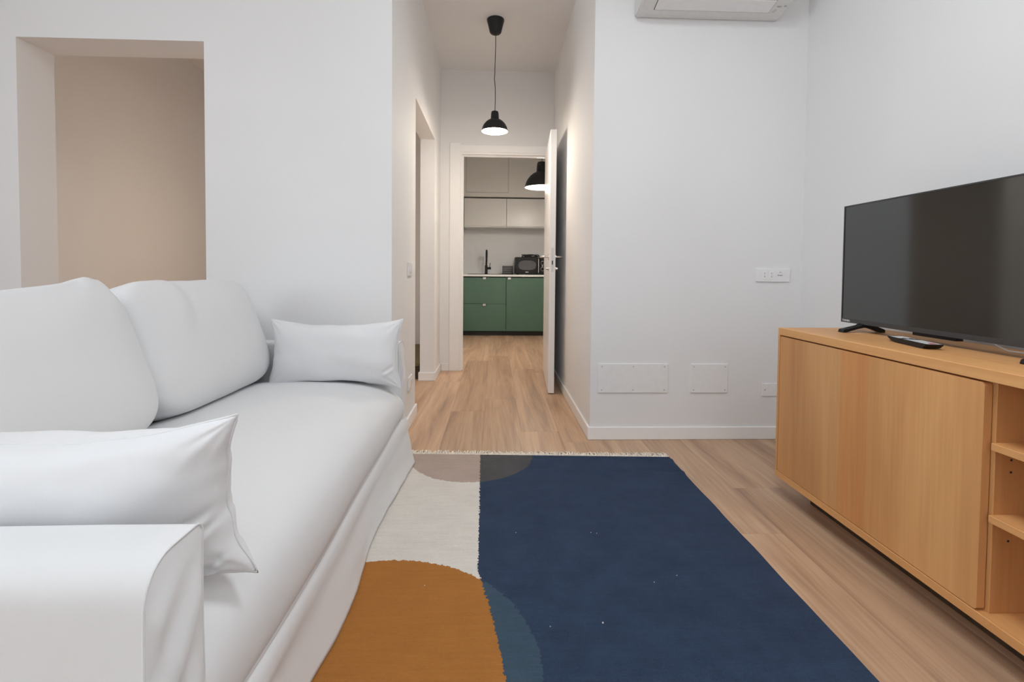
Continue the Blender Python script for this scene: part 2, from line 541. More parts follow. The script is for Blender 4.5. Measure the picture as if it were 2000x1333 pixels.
# open door leaf, hinged at the right jamb
dr = bpy.data.objects.new('door_1', None); COL.objects.link(dr); struct(dr)
dr.location = (0.463, CF-0.004, 0.008)
dr.rotation_euler = (0, 0, R(-3.1))       # local -y runs from the hinge to the free edge
dr['label'] = 'white flush door standing open at the end of the corridor'
LW = 0.845
obj('leaf', bx(-0.012, 0.034, -LW, 0, 0, 1.985, 0.002, 1), M['trim'], dr)
obj('latch_plate', bx(0.002, 0.020, -LW-0.0015, -LW+0.002, 0.92, 1.10, 0.001, 1), M['grey_plastic'], dr)
obj('latch_bolt', bx(0.007, 0.015, -LW-0.003, -LW, 0.975, 1.005), M['hole'], dr)
for s, x in ((-1, -0.012), (1, 0.034)):
    bm = bmesh.new()
    pr = lathe([(0.024, 0), (0.024, 0.006), (0.018, 0.008)], 20)
    for v in pr.verts: v.co = Vector((x+s*v.co.z, -LW+0.06+v.co.x, 1.035+v.co.y))
    bmesh.ops.recalc_face_normals(pr, faces=pr.faces)
    obj('handle_rose', pr, M['chrome'], dr, True, 40)
    hp = [(x, -LW+0.06, 1.035), (x+s*0.035, -LW+0.06, 1.035), (x+s*0.052, -LW+0.066, 1.035), (x+s*0.058, -LW+0.082, 1.035), (x+s*0.058, -LW+0.185, 1.035)]
    obj('lever_handle', tube(hp, 0.0075, 10), M['chrome'], dr, True, 50)
    pr = lathe([(0.020, 0), (0.020, 0.005), (0.012, 0.008), (0.012, 0.02), (0.006, 0.024)], 20)
    for v in pr.verts: v.co = Vector((x+s*v.co.z, -LW+0.06+v.co.x, 0.945+v.co.y))
    bmesh.ops.recalc_face_normals(pr, faces=pr.faces)
    obj('thumb_turn', pr, M['chrome'], dr, True, 40)

# ------------------------------------------------------------------ rug
def rug_far(x): return 2.398-0.042*(x+0.068)
RX0, RX1, RY0 = -0.74, 0.878, 0.06
def rug_z(x, y):
    e = sstep(0.0, 0.25, 2.4-y)
    a = 0.0022*N3(x*1.4, y*9, 0.3)*(0.4+e)
    a += 0.0060*math.exp(-((y-2.30-0.02*math.sin(x*3))/0.018)**2)
    a += 0.0050*math.exp(-((y-2.18-0.015*math.sin(x*4+1))/0.016)**2)*sstep(0.0, 0.5, x+0.1)
    a += 0.0055*math.exp(-((y-1.22+0.03*x)/0.02)**2)*sstep(0.15, -0.1, x)
    a *= sstep(-0.44, -0.34, x)
    return 0.0065+max(-0.002, a)
def rug_fn(u, v):
    x = RX0+(RX1-RX0)*u
    y = RY0+(rug_far(x)-RY0)*v
    return (x, y, rug_z(x, y))
bm = sheet(rug_fn, 60, 240)
es = [e for e in bm.edges if e.is_boundary]
ret = bmesh.ops.extrude_edge_only(bm, edges=es)
for g in ret['geom']:
    if isinstance(g, bmesh.types.BMVert): g.co.z = 0.0006
bmesh.ops.recalc_face_normals(bm, faces=bm.faces)
rug = thing('area_rug', 'flatwoven rug in navy, cream, ochre and mauve with cream fringe', 'rug')
obj('woven_field', bm, M['rug'], rug, True, 50)
rnd = random.Random(11)
def fringe(yfun, sgn):
    bm = bmesh.new()
    x = RX0+0.004
    while x < RX1-0.004:
        y = yfun(x)
        L = rnd.uniform(0.032, 0.056)
        a = rnd.uniform(-0.8, 0.8)
        z = rnd.uniform(0.004, 0.013)
        pts = [(x, y-sgn*0.002, 0.006), (x+a*0.004, y+sgn*L*0.35, z+0.002)]
        a2 = a+rnd.uniform(-0.5, 0.5)
        pts.append((x+a2*0.012, y+sgn*L*0.7, z))
        pts.append((x+a2*0.02+rnd.uniform(-0.006, 0.006), y+sgn*L, 0.0035))
        rr = rnd.uniform(0.0022, 0.0032)
        tube(pts, rr, 5, bm)
        x += rnd.uniform(0.0035, 0.006)
    # knotted heading cord
    P = []
    n = 160
    for i in range(n+1):
        xx = RX0+(RX1-RX0)*i/n
        P.append((xx, yfun(xx)+sgn*(0.005+0.001*math.sin(i*2.1)), 0.0055+0.0008*math.sin(i*3.3)))
    tube(P, 0.0045, 6, bm)
    o = obj('fringe', bm, M['fringe'], rug, True)
    o['kind'] = 'stuff'
    o['label'] = 'cream knotted cotton fringe'
fringe(rug_far, 1)
fringe(lambda x: RY0, -1)

# ------------------------------------------------------------------ soft things
def soft_block(sx, sy, sz, n=18, p=5.0, disp=None):
    """puffy block: cube grid pushed onto a superellipsoid (half sizes sx, sy, sz)"""
    bm = bmesh.new()
    bmesh.ops.create_cube(bm, size=2.0)
    bmesh.ops.subdivide_edges(bm, edges=bm.edges[:], cuts=n-1, use_grid_fill=True)
    for v in bm.verts:
        c = v.co
        # even spread, then superellipsoid radius
        q = Vector((math.tan(c.x*PI/4), math.tan(c.y*PI/4), math.tan(c.z*PI/4)))
        k = (abs(q.x)**p+abs(q.y)**p+abs(q.z)**p)**(1/p)
        q = q/k
        v.co = Vector((q.x*sx, q.y*sy, q.z*sz))
        if disp: v.co = disp(v.co.copy(), q)
    return bm

def pillow_mesh(w, h, t, seed=0, n=40, pinch=0.07, folds=()):
    """knife-edge pillow: local x width, z height, y thickness"""
    bm = bmesh.new()
    def pos(u, v, s):
        x = w/2*u*(1-pinch*0.6*(1-v*v)*abs(u)**3)
        z = h/2*v*(1-pinch*1.6*(1-u*u)*abs(v)**3)
        prof = ((1-abs(u)**2.6)*(1-abs(v)**2.4))
        th = t/2*max(0, prof)**0.52
        # creases that run in from the corners
        cu, cv = 1-abs(u), 1-abs(v)
        ang = math.atan2(cv*h, cu*w+1e-6)
        rad = math.hypot(cu*w, cv*h)
        cr = 0.0045*math.sin(ang*11+seed*1.7+(3 if u > 0 else 0)+(5 if v > 0 else 0))*math.exp(-rad/(0.35*h))*min(1, th/(0.12*t+1e-6))
        nz = 0.006*N3(u*1.7+seed*3.1, v*1.7, s*2.0+seed)*min(1, th/(0.2*t))
        fo = 0.0
        for (u0, v0, u1, v1, amp, wd) in folds:
            dx, dz = (u1-u0)*w/2, (v1-v0)*h/2
            L = math.hypot(dx, dz)
            px_, pz_ = (u-u0)*w/2, (v-v0)*h/2
            a = (px_*dx+pz_*dz)/L/L
            d = (px_*dz-pz_*dx)/L
            env = math.exp(-((a-0.5)/0.42)**4)
            fo += amp*env*(math.exp(-((d-wd)/wd)**2)-1.2*math.exp(-(d/wd)**2*1.4))
        y = s*(th+cr+nz+fo*min(1, th/(0.25*t)))
        edge = 0.004*N3(u*4+seed, v*4, 7.7)
        return Vector((x+edge, y+0.008*N3(u*2+seed*2, v*2, 1.3), z+edge))
    G = {}
    for s in (1, -1):
        for i in range(n+1):
            for j in range(n+1):
                b = i in (0, n) or j in (0, n)
                if b and s == -1:
                    G[(i, j, -1)] = G[(i, j, 1)]; continue
                uu = math.sin((2*i/n-1)*PI/2); vv = math.sin((2*j/n-1)*PI/2)
                uu = 0.55*uu+0.45*(2*i/n-1); vv = 0.55*vv+0.45*(2*j/n-1)
                G[(i, j, s)] = bm.verts.new(pos(uu, vv, s))
    for s in (1, -1):
        for i in range(n):
            for j in range(n):
                f = [G[(i, j, s)], G[(i+1, j, s)], G[(i+1, j+1, s)], G[(i, j+1, s)]]
                if s == 1: f.reverse()
                bm.faces.new(f)
    bmesh.ops.recalc_face_normals(bm, faces=bm.faces)
    return bm

def pillow_seam(w, h, seed, pinch):
    pts = []
    n = 24
    def P(u, v):
        x = w/2*u*(1-pinch*0.6*(1-v*v)*abs(u)**3)
        z = h/2*v*(1-pinch*1.6*(1-u*u)*abs(v)**3)
        e = 0.004*N3(u*4+seed, v*4, 7.7)
        return (x+e, 0.008*N3(u*2+seed*2, v*2, 1.3), z+e)
    for i in range(n): pts.append(P(-1+2*i/n, -1))
    for i in range(n): pts.append(P(1, -1+2*i/n))
    for i in range(n): pts.append(P(1-2*i/n, 1))
    for i in range(n): pts.append(P(-1, 1-2*i/n))
    return tube(pts, 0.0022, 6, closed=True)

# ---- sofa -----------------------------------------------------------------
sofa = thing('sofa', 'white slipcovered sofa with long seat, two back cushions and skirt', 'sofa')
SY0, SY1 = 0.575, 2.32          # outer ends
AIN0, AIN1 = 0.70, 2.20         # inner faces of the arms
XF = -0.415                     # front plane

def seam_dz(y): return 0.008-0.034*sstep(2.2, 0.7, y)
# seat: one long cushion with a rounded front
SEAT = [(-1.12, 0.415), (-1.05, 0.432), (-0.95, 0.441), (-0.85, 0.446), (-0.75, 0.447), (-0.66, 0.444), (-0.58, 0.436), (-0.51, 0.420), (-0.46, 0.396), (-0.430, 0.366), (-0.416, 0.333), (-0.413, 0.300), (-0.418, 0.268), (-0.430, 0.244), (-0.445, 0.232), (-0.60, 0.225)]
def seat_fn(u, v):
    f = u*(len(SEAT)-1)
    i = min(int(f), len(SEAT)-2); t = f-i
    def cr(a, b, c, d, t):
        return 0.5*((2*b)+(-a+c)*t+(2*a-5*b+4*c-d)*t*t+(-a+3*b-3*c+d)*t*t*t)
    g = lambda k: SEAT[min(max(k, 0), len(SEAT)-1)]
    x = cr(g(i-1)[0], g(i)[0], g(i+1)[0], g(i+2)[0], t)
    z = cr(g(i-1)[1], g(i)[1], g(i+1)[1], g(i+2)[1], t)
    y = AIN0-0.005+(AIN1-AIN0+0.01)*v
    z += seam_dz(y)*(1-sstep(0.22, 0.40, z))
    e = min(v, 1-v)
    z -= 0.022*math.exp(-(e/0.05))*sstep(0.2, 0.4, z)
    z += 0.010*math.sin(PI*v)*sstep(0.3, 0.42, z)
    x += 0.006*math.sin(PI*v)*(1-sstep(0.36, 0.42, z))
    z += 0.006*N3(x*2.2, y*2.2, 0.4)+0.0022*N3(x*7, y*5, 2.2)
    x += 0.004*N3(z*6, y*2.5, 3.1)
    # pull lines curling round the near pillow
    d = math.hypot((x+0.44)*1.0, (y-0.86)*1.0)
    z += 0.004*math.sin(d*75)*math.exp(-((d-0.12)/0.06)**2)*sstep(0.3, 0.38, z)
    return (x, y, z)
obj('seat_cushion', sheet(seat_fn, 70, 110), M['fabric'], sofa, True)

# plinth body under the seat, hidden by the skirt
obj('base', bx(-1.36, -0.46, SY0+0.03, SY1-0.03, 0.03, 0.24, 0.01), M['fabric'], sofa)
for lx in (-1.28, -0.55):
    for ly in (SY0+0.12, SY1-0.12):
        obj('leg', bx(lx-0.025, lx+0.025, ly-0.025, ly+0.025, 0.0085 if lx > -0.7 else 0.0, 0.035, 0.003), M['step'], sofa)

# skirt: hangs from a seam round the front and the ends
path = []
nseg = 150
def skirt_path(t):
    # near end (from back to front), front (near to far), far end (front to back); returns point and outward normal
    L1 = 0.93; L2 = SY1-SY0-0.02; tot = 2*L1+L2
    s = t*tot
    if s < L1: return Vector((-1.36+s, SY0, 0)), Vector((0, -1, 0)), 0
    if s < L1+L2: return Vector((XF-0.005, SY0+0.01+(s-L1), 0)), Vector((1, 0, 0)), 1
    return Vector((-0.43-(s-L1-L2), SY1, 0)), Vector((0, 1, 0)), 2
def skirt_fn(u, v):
    p, n, side = skirt_path(u)
    # round the corners
    e = 0.004
    pa, na, _ = skirt_path(max(0, u-e)); pb, nb, _ = skirt_path(min(1, u+e))
    n = (n+na+nb); n.normalize()
    p = (p+pa+pb)/3
    zs = 0.236+seam_dz(p.y)
    z = zs-(zs-0.0105)*v
    prof = -0.012*math.exp(-(v/0.05)**2)+0.003*math.exp(-((v-0.20)/0.10)**2)-0.003*math.exp(-((v-0.45)/0.2)**2)+0.020*v**1.6
    s = p.y*1.0-p.x*1.3
    wob = (0.009*math.sin(s*7.3+0.6)+0.008*N3(s*3.1, 0.3, 0.9)+0.004*N3(s*9, 1.3, v))*v**1.2
    rid = 0.006*N3(s*2.2, v*3.0, 5.0)*sstep(0.1, 0.3, v)
    if side == 1:
        wob += 0.016*math.exp(-((p.y-(SY1-0.02))/0.10)**2)*v       # flare at the far corner
    q = p+n*(prof+wob+rid)
    return (q.x, q.y, z+0.002*N3(s*5, 2, 2)*v)
sk = obj('skirt', sheet(skirt_fn, 260, 22), M['fabric'], sofa, True)
md = sk.modifiers.new('cloth_thickness', 'SOLIDIFY'); md.thickness = 0.002; md.offset = -1
# arms: rounded section swept from back to front, with a seamed front panel
def arm(y0, y1, ztop, seed, near, XF=XF):
    z0 = 0.10
    rs = 0.050                       # outer top edge is rounder than the inner one
    ri = 0.016
    out_low = near
    P = []                           # section (y, z), counter-clockwise from the outer bottom
    def arc(cy, cz, r, a0, a1, n=7):
        for i in range(n+1):
            a = R(a0+(a1-a0)*i/n); P.append((cy+r*math.cos(a), cz+r*math.sin(a)))
    def line(p, q, n=10):
        for i in range(n): P.append((p[0]+(q[0]-p[0])*i/n, p[1]+(q[1]-p[1])*i/n))
    rl, rr = (rs, ri) if near else (ri, rs)
    line((y1, z0), (y1, ztop-rr)); arc(y1-rr, ztop-rr, rr, 0, 90)
    line((y1-rr, ztop), (y0+rl, ztop), 4); arc(y0+rl, ztop-rl, rl, 90, 180)
    line((y0, ztop-rl), (y0, z0), 12); line((y0, z0), (y1, z0), 3)
    P = [p for i, p in enumerate(P) if math.hypot(p[0]-P[i-1][0], p[1]-P[i-1][1]) > 1e-5]
    n = len(P)
    yc, zc = (y0+y1)/2, (z0+ztop)/2
    def pt(x, y, z, k):
        # k: 0 on the sleeve, grows to 1 at the middle of the front panel
        yy = y+0.005*N3(x*3+seed, z*4, y*9)+0.0022*N3(x*9, z*12+seed, 4)
        zz = z+0.004*N3(x*3, y*4, seed)
        if near: yy -= 0.010*sstep(0.5, 0.2, z)*sstep(0.68, 0.58, y)
        if k >= 0:
            x += 0.016*(1-(1-k)**2)
            x += 0.0026*math.sin((z-y*1.1)*70+seed+3*N3(y*5, z*5, seed))*(0.5+N3(y*4, z*7, seed+9))*1.6*sstep(0.0, 0.25, k)*sstep(0.60, 0.48, z)
            x += 0.004*N3(y*9, z*6, seed+4)*sstep(0, 0.3, k)
        return Vector((x, yy, zz))
    bm = bmesh.new()
    rows = []
    for i in range(41):
        f = i/40
        x = -1.36+(XF+1.36)*f
        rows.append([bm.verts.new(pt(x, y, z, -1)) for y, z in P])
    edge = [v.co.copy() for v in rows[-1]]
    m = 22
    for j in range(1, m):
        k = j/m
        sc_y = 1-k
        rows.append([bm.verts.new(pt(XF, yc+(y-yc)*sc_y, zc+(z-zc)*(1-k*0.80), k)) for y, z in P])
    for r0, r1 in zip(rows, rows[1:]):
        for i in range(n):
            bm.faces.new((r0[i], r0[(i+1) % n], r1[(i+1) % n], r1[i]))
    bm.faces.new(rows[-1]); bm.faces.new(list(reversed(rows[0])))
    bmesh.ops.recalc_face_normals(bm, faces=bm.faces)
    o = obj('arm', bm, M['fabric'], sofa, True, 48)
    pp = [e+Vector((0.0004, 0, 0)) for e in edge]
    obj('piping', tube(pp, 0.0016, 6, closed=True), M['fabric'], o, True)
    return o
arm(SY0, 0.690, 0.570, 1.0, True)
arm(2.20, SY1, 0.600, 2.7, False, -0.437)
# back
bm = soft_block(0.085, (SY1-SY0)/2, 0.28, 26, 8.0, lambda c, q: c+Vector((0.004*N3(c.y*3, c.z*3, 1), 0, 0.006*N3(c.y*2.5, 2, 3))))
for v in bm.verts: v.co += Vector((-1.29, (SY0+SY1)/2, 0.48))
obj('backrest', bm, M['fabric'], sofa, True)

# back cushions
def back_cushion(yc, hw, hh, ht, seed, knot, zc_):
    lean = R(-19)
    def disp(c, q):
        y, z, x = c.y, c.z, c.x
        bulge = (1-abs(q.y)**2.4)*(1-abs(q.z)**2.6)
        x += (0.045 if q.x > 0 else 0.0)*bulge
        # rounded, slightly sagging outline
        z += 0.018*abs(q.y)**5*(1 if q.z > 0 else -0.1)-0.012*(1-q.y*q.y)*max(0, q.z)
        x += 0.010*N3(y*3+seed, z*3, 0.5)+0.003*N3(y*9, z*9, seed)
        z += 0.006*N3(y*5, x*5, seed+2)
        if knot:
            # cover bunched up towards the far upper corner
            k = math.exp(-(((q.y-0.66)/0.20)**2))*sstep(0.2, 0.9, q.z)
            z += 0.010*k+0.017*math.exp(-(((q.y-0.73)/0.10)**2))*sstep(0.4, 0.95, q.z)
            x += 0.008*k
            z -= 0.016*sstep(0.35, -0.6, q.y)*max(0, q.z)
            # soft creases that fan out of it
            d = math.hypot((q.y-0.70)*hw, (q.z-0.95)*hh)
            a = math.atan2(1-q.z, 0.75-q.y)
            x += 0.005*math.sin(a*9)*math.exp(-d/0.10)
        else:
            # gathered ear at the near upper corner and a soft fold below it
            k = math.exp(-(((q.y+0.80)/0.16)**2))*sstep(0.3, 0.95, q.z)
            z += 0.008*k
            line = -0.72+0.10*(q.z+1)
            x += (0.010*math.exp(-((q.y-line)/0.12)**2)-0.007*math.exp(-((q.y-line-0.20)/0.10)**2))*sstep(-0.3, 0.6, q.z)
        return Vector((x, y, z))
    bm = soft_block(ht, hw, hh, 44, 4.6, disp)
    mt = Matrix.Translation((-1.125, yc, zc_)) @ Matrix.Rotation(lean, 4, 'Y')
    for v in bm.verts: v.co = mt @ v.co
    return obj('back_cushion', bm, M['fabric'], sofa, True)
back_cushion(1.850, 0.368, 0.235, 0.090, 3.0, False, 0.660)
back_cushion(1.075, 0.415, 0.235, 0.100, 8.0, True, 0.652)

# ---- throw pillows --------------------------------------------------------
def throw_pillow(label, w, h, t, loc, rot, seed, pinch, folds=()):
    o = obj('throw_pillow', pillow_mesh(w, h, t, seed, 64, pinch, folds), M['pillow'], None, True)
    o.location = loc; o.rotation_euler = rot
    tag(o, label, 'pillow')
    obj('seam', pillow_seam(w, h, seed, pinch), M['pillow'], o, True)
    return o
throw_pillow('white oblong pillow propped against the sofa arm next to the corridor', 0.575, 0.300, 0.15, (-0.695, 2.125, 0.565), (R(-8), 0, R(0)), 1.0, 0.13, [(0.75, -0.6, 1.0, -0.3, 0.006, 0.008)])
throw_pillow('plump white pillow behind the sofa arm farthest from the corridor, against it', 0.62, 0.285, 0.17, (-0.715, 0.80, 0.545), (R(6), R(-2), R(0)), 2.0, 0.18,
             [(0.45, -0.40, 0.98, 0.0, 0.009, 0.009), (0.72, -0.45, 0.98, -0.15, 0.006, 0.007), (0.70, -0.95, 0.97, -0.55, 0.007, 0.008), (0.62, -0.98, 0.95, -0.75, 0.006, 0.007)])

# ------------------------------------------------------------------ sideboard
SBX0, SBX1 = 1.19, 1.60
SBY0, SBY1 = 0.36, 1.975
ZT = 0.704
sb = thing('sideboard', 'low oak sideboard with flush door and open shelves under the television', 'sideboard', (1.4, 1.17, 0))
def sbp(name, bm, mat, parent=sb, **kw):
    o = obj(name, bm, mat, None, **kw)
    for v in o.data.vertices: v.co -= Vector((1.4, 1.17, 0))
    o.parent = parent
    return o
T = 0.03
sbp('top', bx(SBX0, SBX1, SBY0, SBY1, ZT-T, ZT, 0.0015, 1), M['oak_h'])
sbp('bottom', bx(SBX0, SBX1, SBY0, SBY1, 0.077, 0.102, 0.0015, 1), M['oak_h'])
sbp('side_panel', bx(SBX0, SBX1, SBY1-0.012, SBY1, 0.102, ZT-T, 0.001, 1), M['oak_v'])
sbp('side_panel', bx(SBX0, SBX1, SBY0, SBY0+0.018, 0.102, ZT-T, 0.001, 1), M['oak_v'])
sbp('divider', bx(SBX0+0.024, SBX1-0.012, 1.112, 1.130, 0.102, ZT-T, 0.001, 1), M['oak_v'])
sbp('back_panel', bx(SBX1-0.012, SBX1-0.004, SBY0+0.018, SBY1-0.012, 0.102, ZT-T), M['oak_v'])
sbp('plinth', bx(SBX0+0.09, SBX1-0.03, SBY0+0.10, SBY1-0.10, 0.0, 0.077), M['step'])
# flush door with rounded corners, shadow gap round it
def rrect(y0, y1, z0, z1, r, n=6):
    P = []
    for cy, cz, a0 in ((y1-r, z1-r, 0), (y0+r, z1-r, 90), (y0+r, z0+r, 180), (y1-r, z0+r, 270)):
        for i in range(n+1):
            a = R(a0+90*i/n)
            P.append((cy+r*math.cos(a), cz+r*math.sin(a)))
    return P
bm = prism(rrect(1.121, 1.959, 0.1045, 0.6695, 0.009), SBX0+0.001, SBX0+0.021, 'x')
dv = sbp('door', bm, M['veneer'])
for z in (0.507, 0.330):
    sh = sbp('shelf', bx(SBX0+0.012, SBX1-0.012, SBY0+0.018, 1.112, z, z+0.018, 0.001, 1), M['oak_h'])
for x, z in ((1.255, 0.482), (1.255, 0.452), (1.255, 0.282), (1.53, 0.482), (1.53, 0.452), (1.53, 0.282)):
    pr = lathe([(0.003, 0), (0.003, 0.001)], 10)
    for v in pr.verts: v.co = Vector((x+v.co.x, 1.1118-v.co.z*0.5, z+v.co.y))
    bmesh.ops.recalc_face_normals(pr, faces=pr.faces)
    sbp('shelf_pin_hole', pr, M['hole'])

# ------------------------------------------------------------------ television
TVX = 1.425
TY0, TY1, TZ0, TZ1 = 1.104, 1.930, 0.735, 1.207
tv = thing('television', 'flat black television on two splayed feet on the oak sideboard', 'television', (TVX, (TY0+TY1)/2, ZT))
def tvp(name, bm, mat, parent=tv, **kw):
    o = obj(name, bm, mat, None, **kw)
    for v in o.data.vertices: v.co -= Vector((TVX, (TY0+TY1)/2, ZT))
    o.parent = parent
    return o
bm = bmesh.new()
box(bm, TVX, TVX+0.018, TY0, TY1, TZ1-0.005, TZ1)
box(bm, TVX, TVX+0.018, TY0, TY0+0.005, TZ0+0.016, TZ1-0.005)
box(bm, TVX, TVX+0.018, TY1-0.005, TY1, TZ0+0.016, TZ1-0.005)
box(bm, TVX, TVX+0.018, TY0, TY1, TZ0, TZ0+0.016)
tvp('bezel', bm, M['bezel'])
tvp('screen', bx(TVX+0.002, TVX+0.010, TY0+0.005, TY1-0.005, TZ0+0.016, TZ1-0.005), M['screen'])
bm = bmesh.new()
box(bm, TVX+0.018, TVX+0.03, TY0+0.004, TY1-0.004, TZ0+0.004, TZ1-0.004, 0.004)
box(bm, TVX+0.03, TVX+0.075, TY0+0.09, TY1-0.09, TZ0+0.01, TZ0+0.30, 0.02)
tvp('rear_housing', bm, M['black'])
ym = (TY0+TY1)/2
tvp('sensor_bar', bx(TVX+0.004, TVX+0.03, ym-0.078, ym+0.078, TZ0-0.011, TZ0, 0.002), M['black'])
for y in (1.822, 1.168):
    poly = [(TVX-0.082, ZT+0.0005), (TVX-0.066, ZT+0.0005), (TVX-0.02, ZT+0.014), (TVX+0.005, ZT+0.019), (TVX+0.03, ZT+0.016), (TVX+0.072, ZT+0.0005), (TVX+0.09, ZT+0.0005), (TVX+0.088, ZT+0.012), (TVX+0.045, TZ0-0.002), (TVX+0.03, TZ0+0.004), (TVX, TZ0+0.004), (TVX-0.012, TZ0-0.004), (TVX-0.078, ZT+0.012)]
    bm = prism(poly, y-0.014, y+0.014, 'y')
    bmesh.ops.bevel(bm, geom=bm.edges[:], offset=0.0018, segments=1, affect='EDGES')
    tvp('foot', bm, M['black'])
# maker's lettering at the lower far corner of the frame
fc = bpy.data.curves.new('logo_lettering', 'FONT')
fc.body = 'TOSHIBA'; fc.size = 0.0105; fc.extrude = 0.0004; fc.align_x = 'LEFT'
fo = bpy.data.objects.new('logo_lettering', fc); COL.objects.link(fo)
bpy.context.view_layer.update()
fm = bpy.data.meshes.new_from_object(fo.evaluated_get(bpy.context.evaluated_depsgraph_get()))
bpy.data.objects.remove(fo)
fm.materials.clear(); fm.materials.append(M['white_plastic'])
lo = link(bpy.data.objects.new('logo_lettering', fm), tv)
lo.rotation_euler = (R(90), 0, R(-90))
lo.location = (-0.0008, TY1-0.008-ym, TZ0+0.0045-ZT)
# white power lead lying behind the set
P = [(TVX+0.05, 1.40, TZ0+0.03), (TVX+0.075, 1.385, ZT+0.018), (TVX+0.085, 1.36, ZT+0.0045), (TVX+0.10, 1.30, ZT+0.0035), (TVX+0.13, 1.22, ZT+0.0035), (TVX+0.15, 1.12, ZT+0.0035), (TVX+0.165, 1.0, ZT+0.0035)]
tvp('power_lead', tube(P, 0.002, 8), M['white_plastic'], smooth=True)

# remote control
rm = thing('remote_control', 'slim black remote control with painted white glare lying below the screen', 'remote control', (1.345, 1.492, ZT), (0, 0, R(-12)))
# local y along its length
poly = [(-0.1, 0.0165), (-0.093, 0.010), (-0.080, 0.002), (-0.06, 0.0), (0.06, 0.0), (0.085, 0.004), (0.107, 0.0165)]
bm = prism([(a, b) for a, b in poly], -0.024, 0.024, 'x')
bmesh.ops.bevel(bm, geom=bm.edges[:], offset=0.002, segments=2, affect='EDGES')
obj('body', bm, M['black'], rm)
def glare_print(name, poly, mat, z=0.0168):  # thin patches on the remote's top: painted white glare, plus the red mark
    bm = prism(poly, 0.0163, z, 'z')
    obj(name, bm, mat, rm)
glare_print('glare_print', [(-0.021, 0.045), (0.02, 0.03), (0.02, 0.098), (-0.019, 0.098)], M['white_plastic'])
glare_print('glare_print', [(-0.021, -0.093), (0.02, -0.093), (0.021, 0.0), (-0.02, 0.022)], M['white_plastic'])
glare_print('red_mark', [(-0.008, -0.088), (0.012, -0.088), (0.012, -0.066), (-0.004, -0.066)], M['red'], 0.0171)
for i in range(2):
    for j in range(3):
        bm = bx(-0.012+i*0.016, -0.003+i*0.016, 0.020+j*0.008-i*0.006, 0.0255+j*0.008-i*0.006, 0.016, 0.0178, 0.0006, 1)
        obj('button', bm, M['bezel'], rm)

# ------------------------------------------------------------------ air conditioner
AX0, AX1 = 0.745, 1.525
ac = thing('air_conditioner', 'white wall-mounted split air conditioner high above the sockets', 'air conditioner', (1.13, YB, 2.31))
def acp(name, bm, mat, **kw):
    o = obj(name, bm, mat, None, **kw)
    for v in o.data.vertices: v.co -= Vector((1.13, YB, 2.31))
    o.parent = ac
    return o
prof = [(YB, 2.312), (YB-0.03, 2.306), (YB-0.075, 2.312), (YB-0.175, 2.335), (YB-0.20, 2.37), (YB-0.20, 2.55), (YB-0.185, 2.59), (YB, 2.60)]
bm = prism(prof, AX0, AX1, 'x')
bmesh.ops.bevel(bm, geom=[e for e in bm.edges], offset=0.008, segments=3, affect='EDGES')
acp('casing', bm, M['grey_plastic'], smooth=True, angle=35)
# air flap under the front edge, standing in a dark slot
def acquad(y0, z0, y1, z1, x0, x1, th, up):
    bm = bmesh.new()
    d = Vector((0, y1-y0, z1-z0)); n = Vector((0, d.z, -d.y)).normalized()
    if n.z > 0: n = -n
    P = []
    for off in (up, up+th):
        P.append([bm.verts.new((x, y+n.y*off, z+n.z*off)) for x, y, z in ((x0, y0, z0), (x1, y0, z0), (x1, y1, z1), (x0, y1, z1))])
    a, b = P
    bm.faces.new(a); bm.faces.new(b)
    for i in range(4): bm.faces.new((a[i], a[(i+1) % 4], b[(i+1) % 4], b[i]))
    bmesh.ops.recalc_face_normals(bm, faces=bm.faces)
    return bm
y0_, z0_, y1_, z1_ = YB-0.065, 2.3077, YB-0.183, 2.3640
acp('air_slot', acquad(YB-0.082, 2.3136, YB-0.165, 2.3327, AX0+0.077, AX1-0.087, 0.002, -0.0006), M['hole'])
acp('air_flap', acquad(YB-0.0855, 2.3144, YB-0.165, 2.3327, AX0+0.080, AX1-0.090, 0.003, 0.0008), M['white_plastic'])
for dx, dy, wd, hg in ((-0.055, 0.100, 0.024, 0.010), (-0.025, 0.105, 0.014, 0.009), (-0.062, 0.083, 0.012, 0.003), (-0.064, 0.075, 0.018, 0.003), (-0.066, 0.066, 0.014, 0.003)):
    yy = YB-dy-0.02; zz = 2.312+(dy+0.02-0.075)*0.23
    acp('printed_mark', acquad(yy, zz, yy-hg, zz+hg*0.23, AX1+dx-wd/2, AX1+dx+wd/2, 0.0004, 0.0002), M['print'])

# ------------------------------------------------------------------ plates on the walls
def disc_y(x, y, z, r, d, n=12):
    pr = lathe([(r, 0), (r, d)], n)
    for v in pr.verts: v.co = Vector((x+v.co.x, y-v.co.z, z+v.co.y))
    bmesh.ops.recalc_face_normals(pr, faces=pr.faces)
    return pr
def plate(name, label, x0, x1, z0, z1, th=0.007, group=None):
    t = thing(name, label, 'wall plate', ((x0+x1)/2, YB, z0), group=group)
    o = obj('cover', bx(-(x1-x0)/2, (x1-x0)/2, -th, 0, 0, z1-z0, 0.002, 2), M['white_plastic'], t)
    return t
so = plate('wall_socket', 'white wall socket plate with three modules beside the television', 1.447, 1.638, 0.884, 0.957, 0.009)
so['category'] = 'socket'
for dx in (-0.049, -0.010):
    obj('outlet', bx(dx-0.014, dx+0.014, -0.0105, -0.006, 0.014, 0.059, 0.0006, 1), M['white_plastic'], so)
    for dz in (0.028, 0.0365, 0.047):
        obj('pin_hole', disc_y(dx, -0.0103, dz, 0.0024 if dz != 0.0365 else 0.0014, 0.0006), M['hole'], so)
o = lathe([(0.0205, 0), (0.0205, 0.002), (0.0185, 0.002), (0.0178, 0.0008), (0.001, 0.0008)], 28)
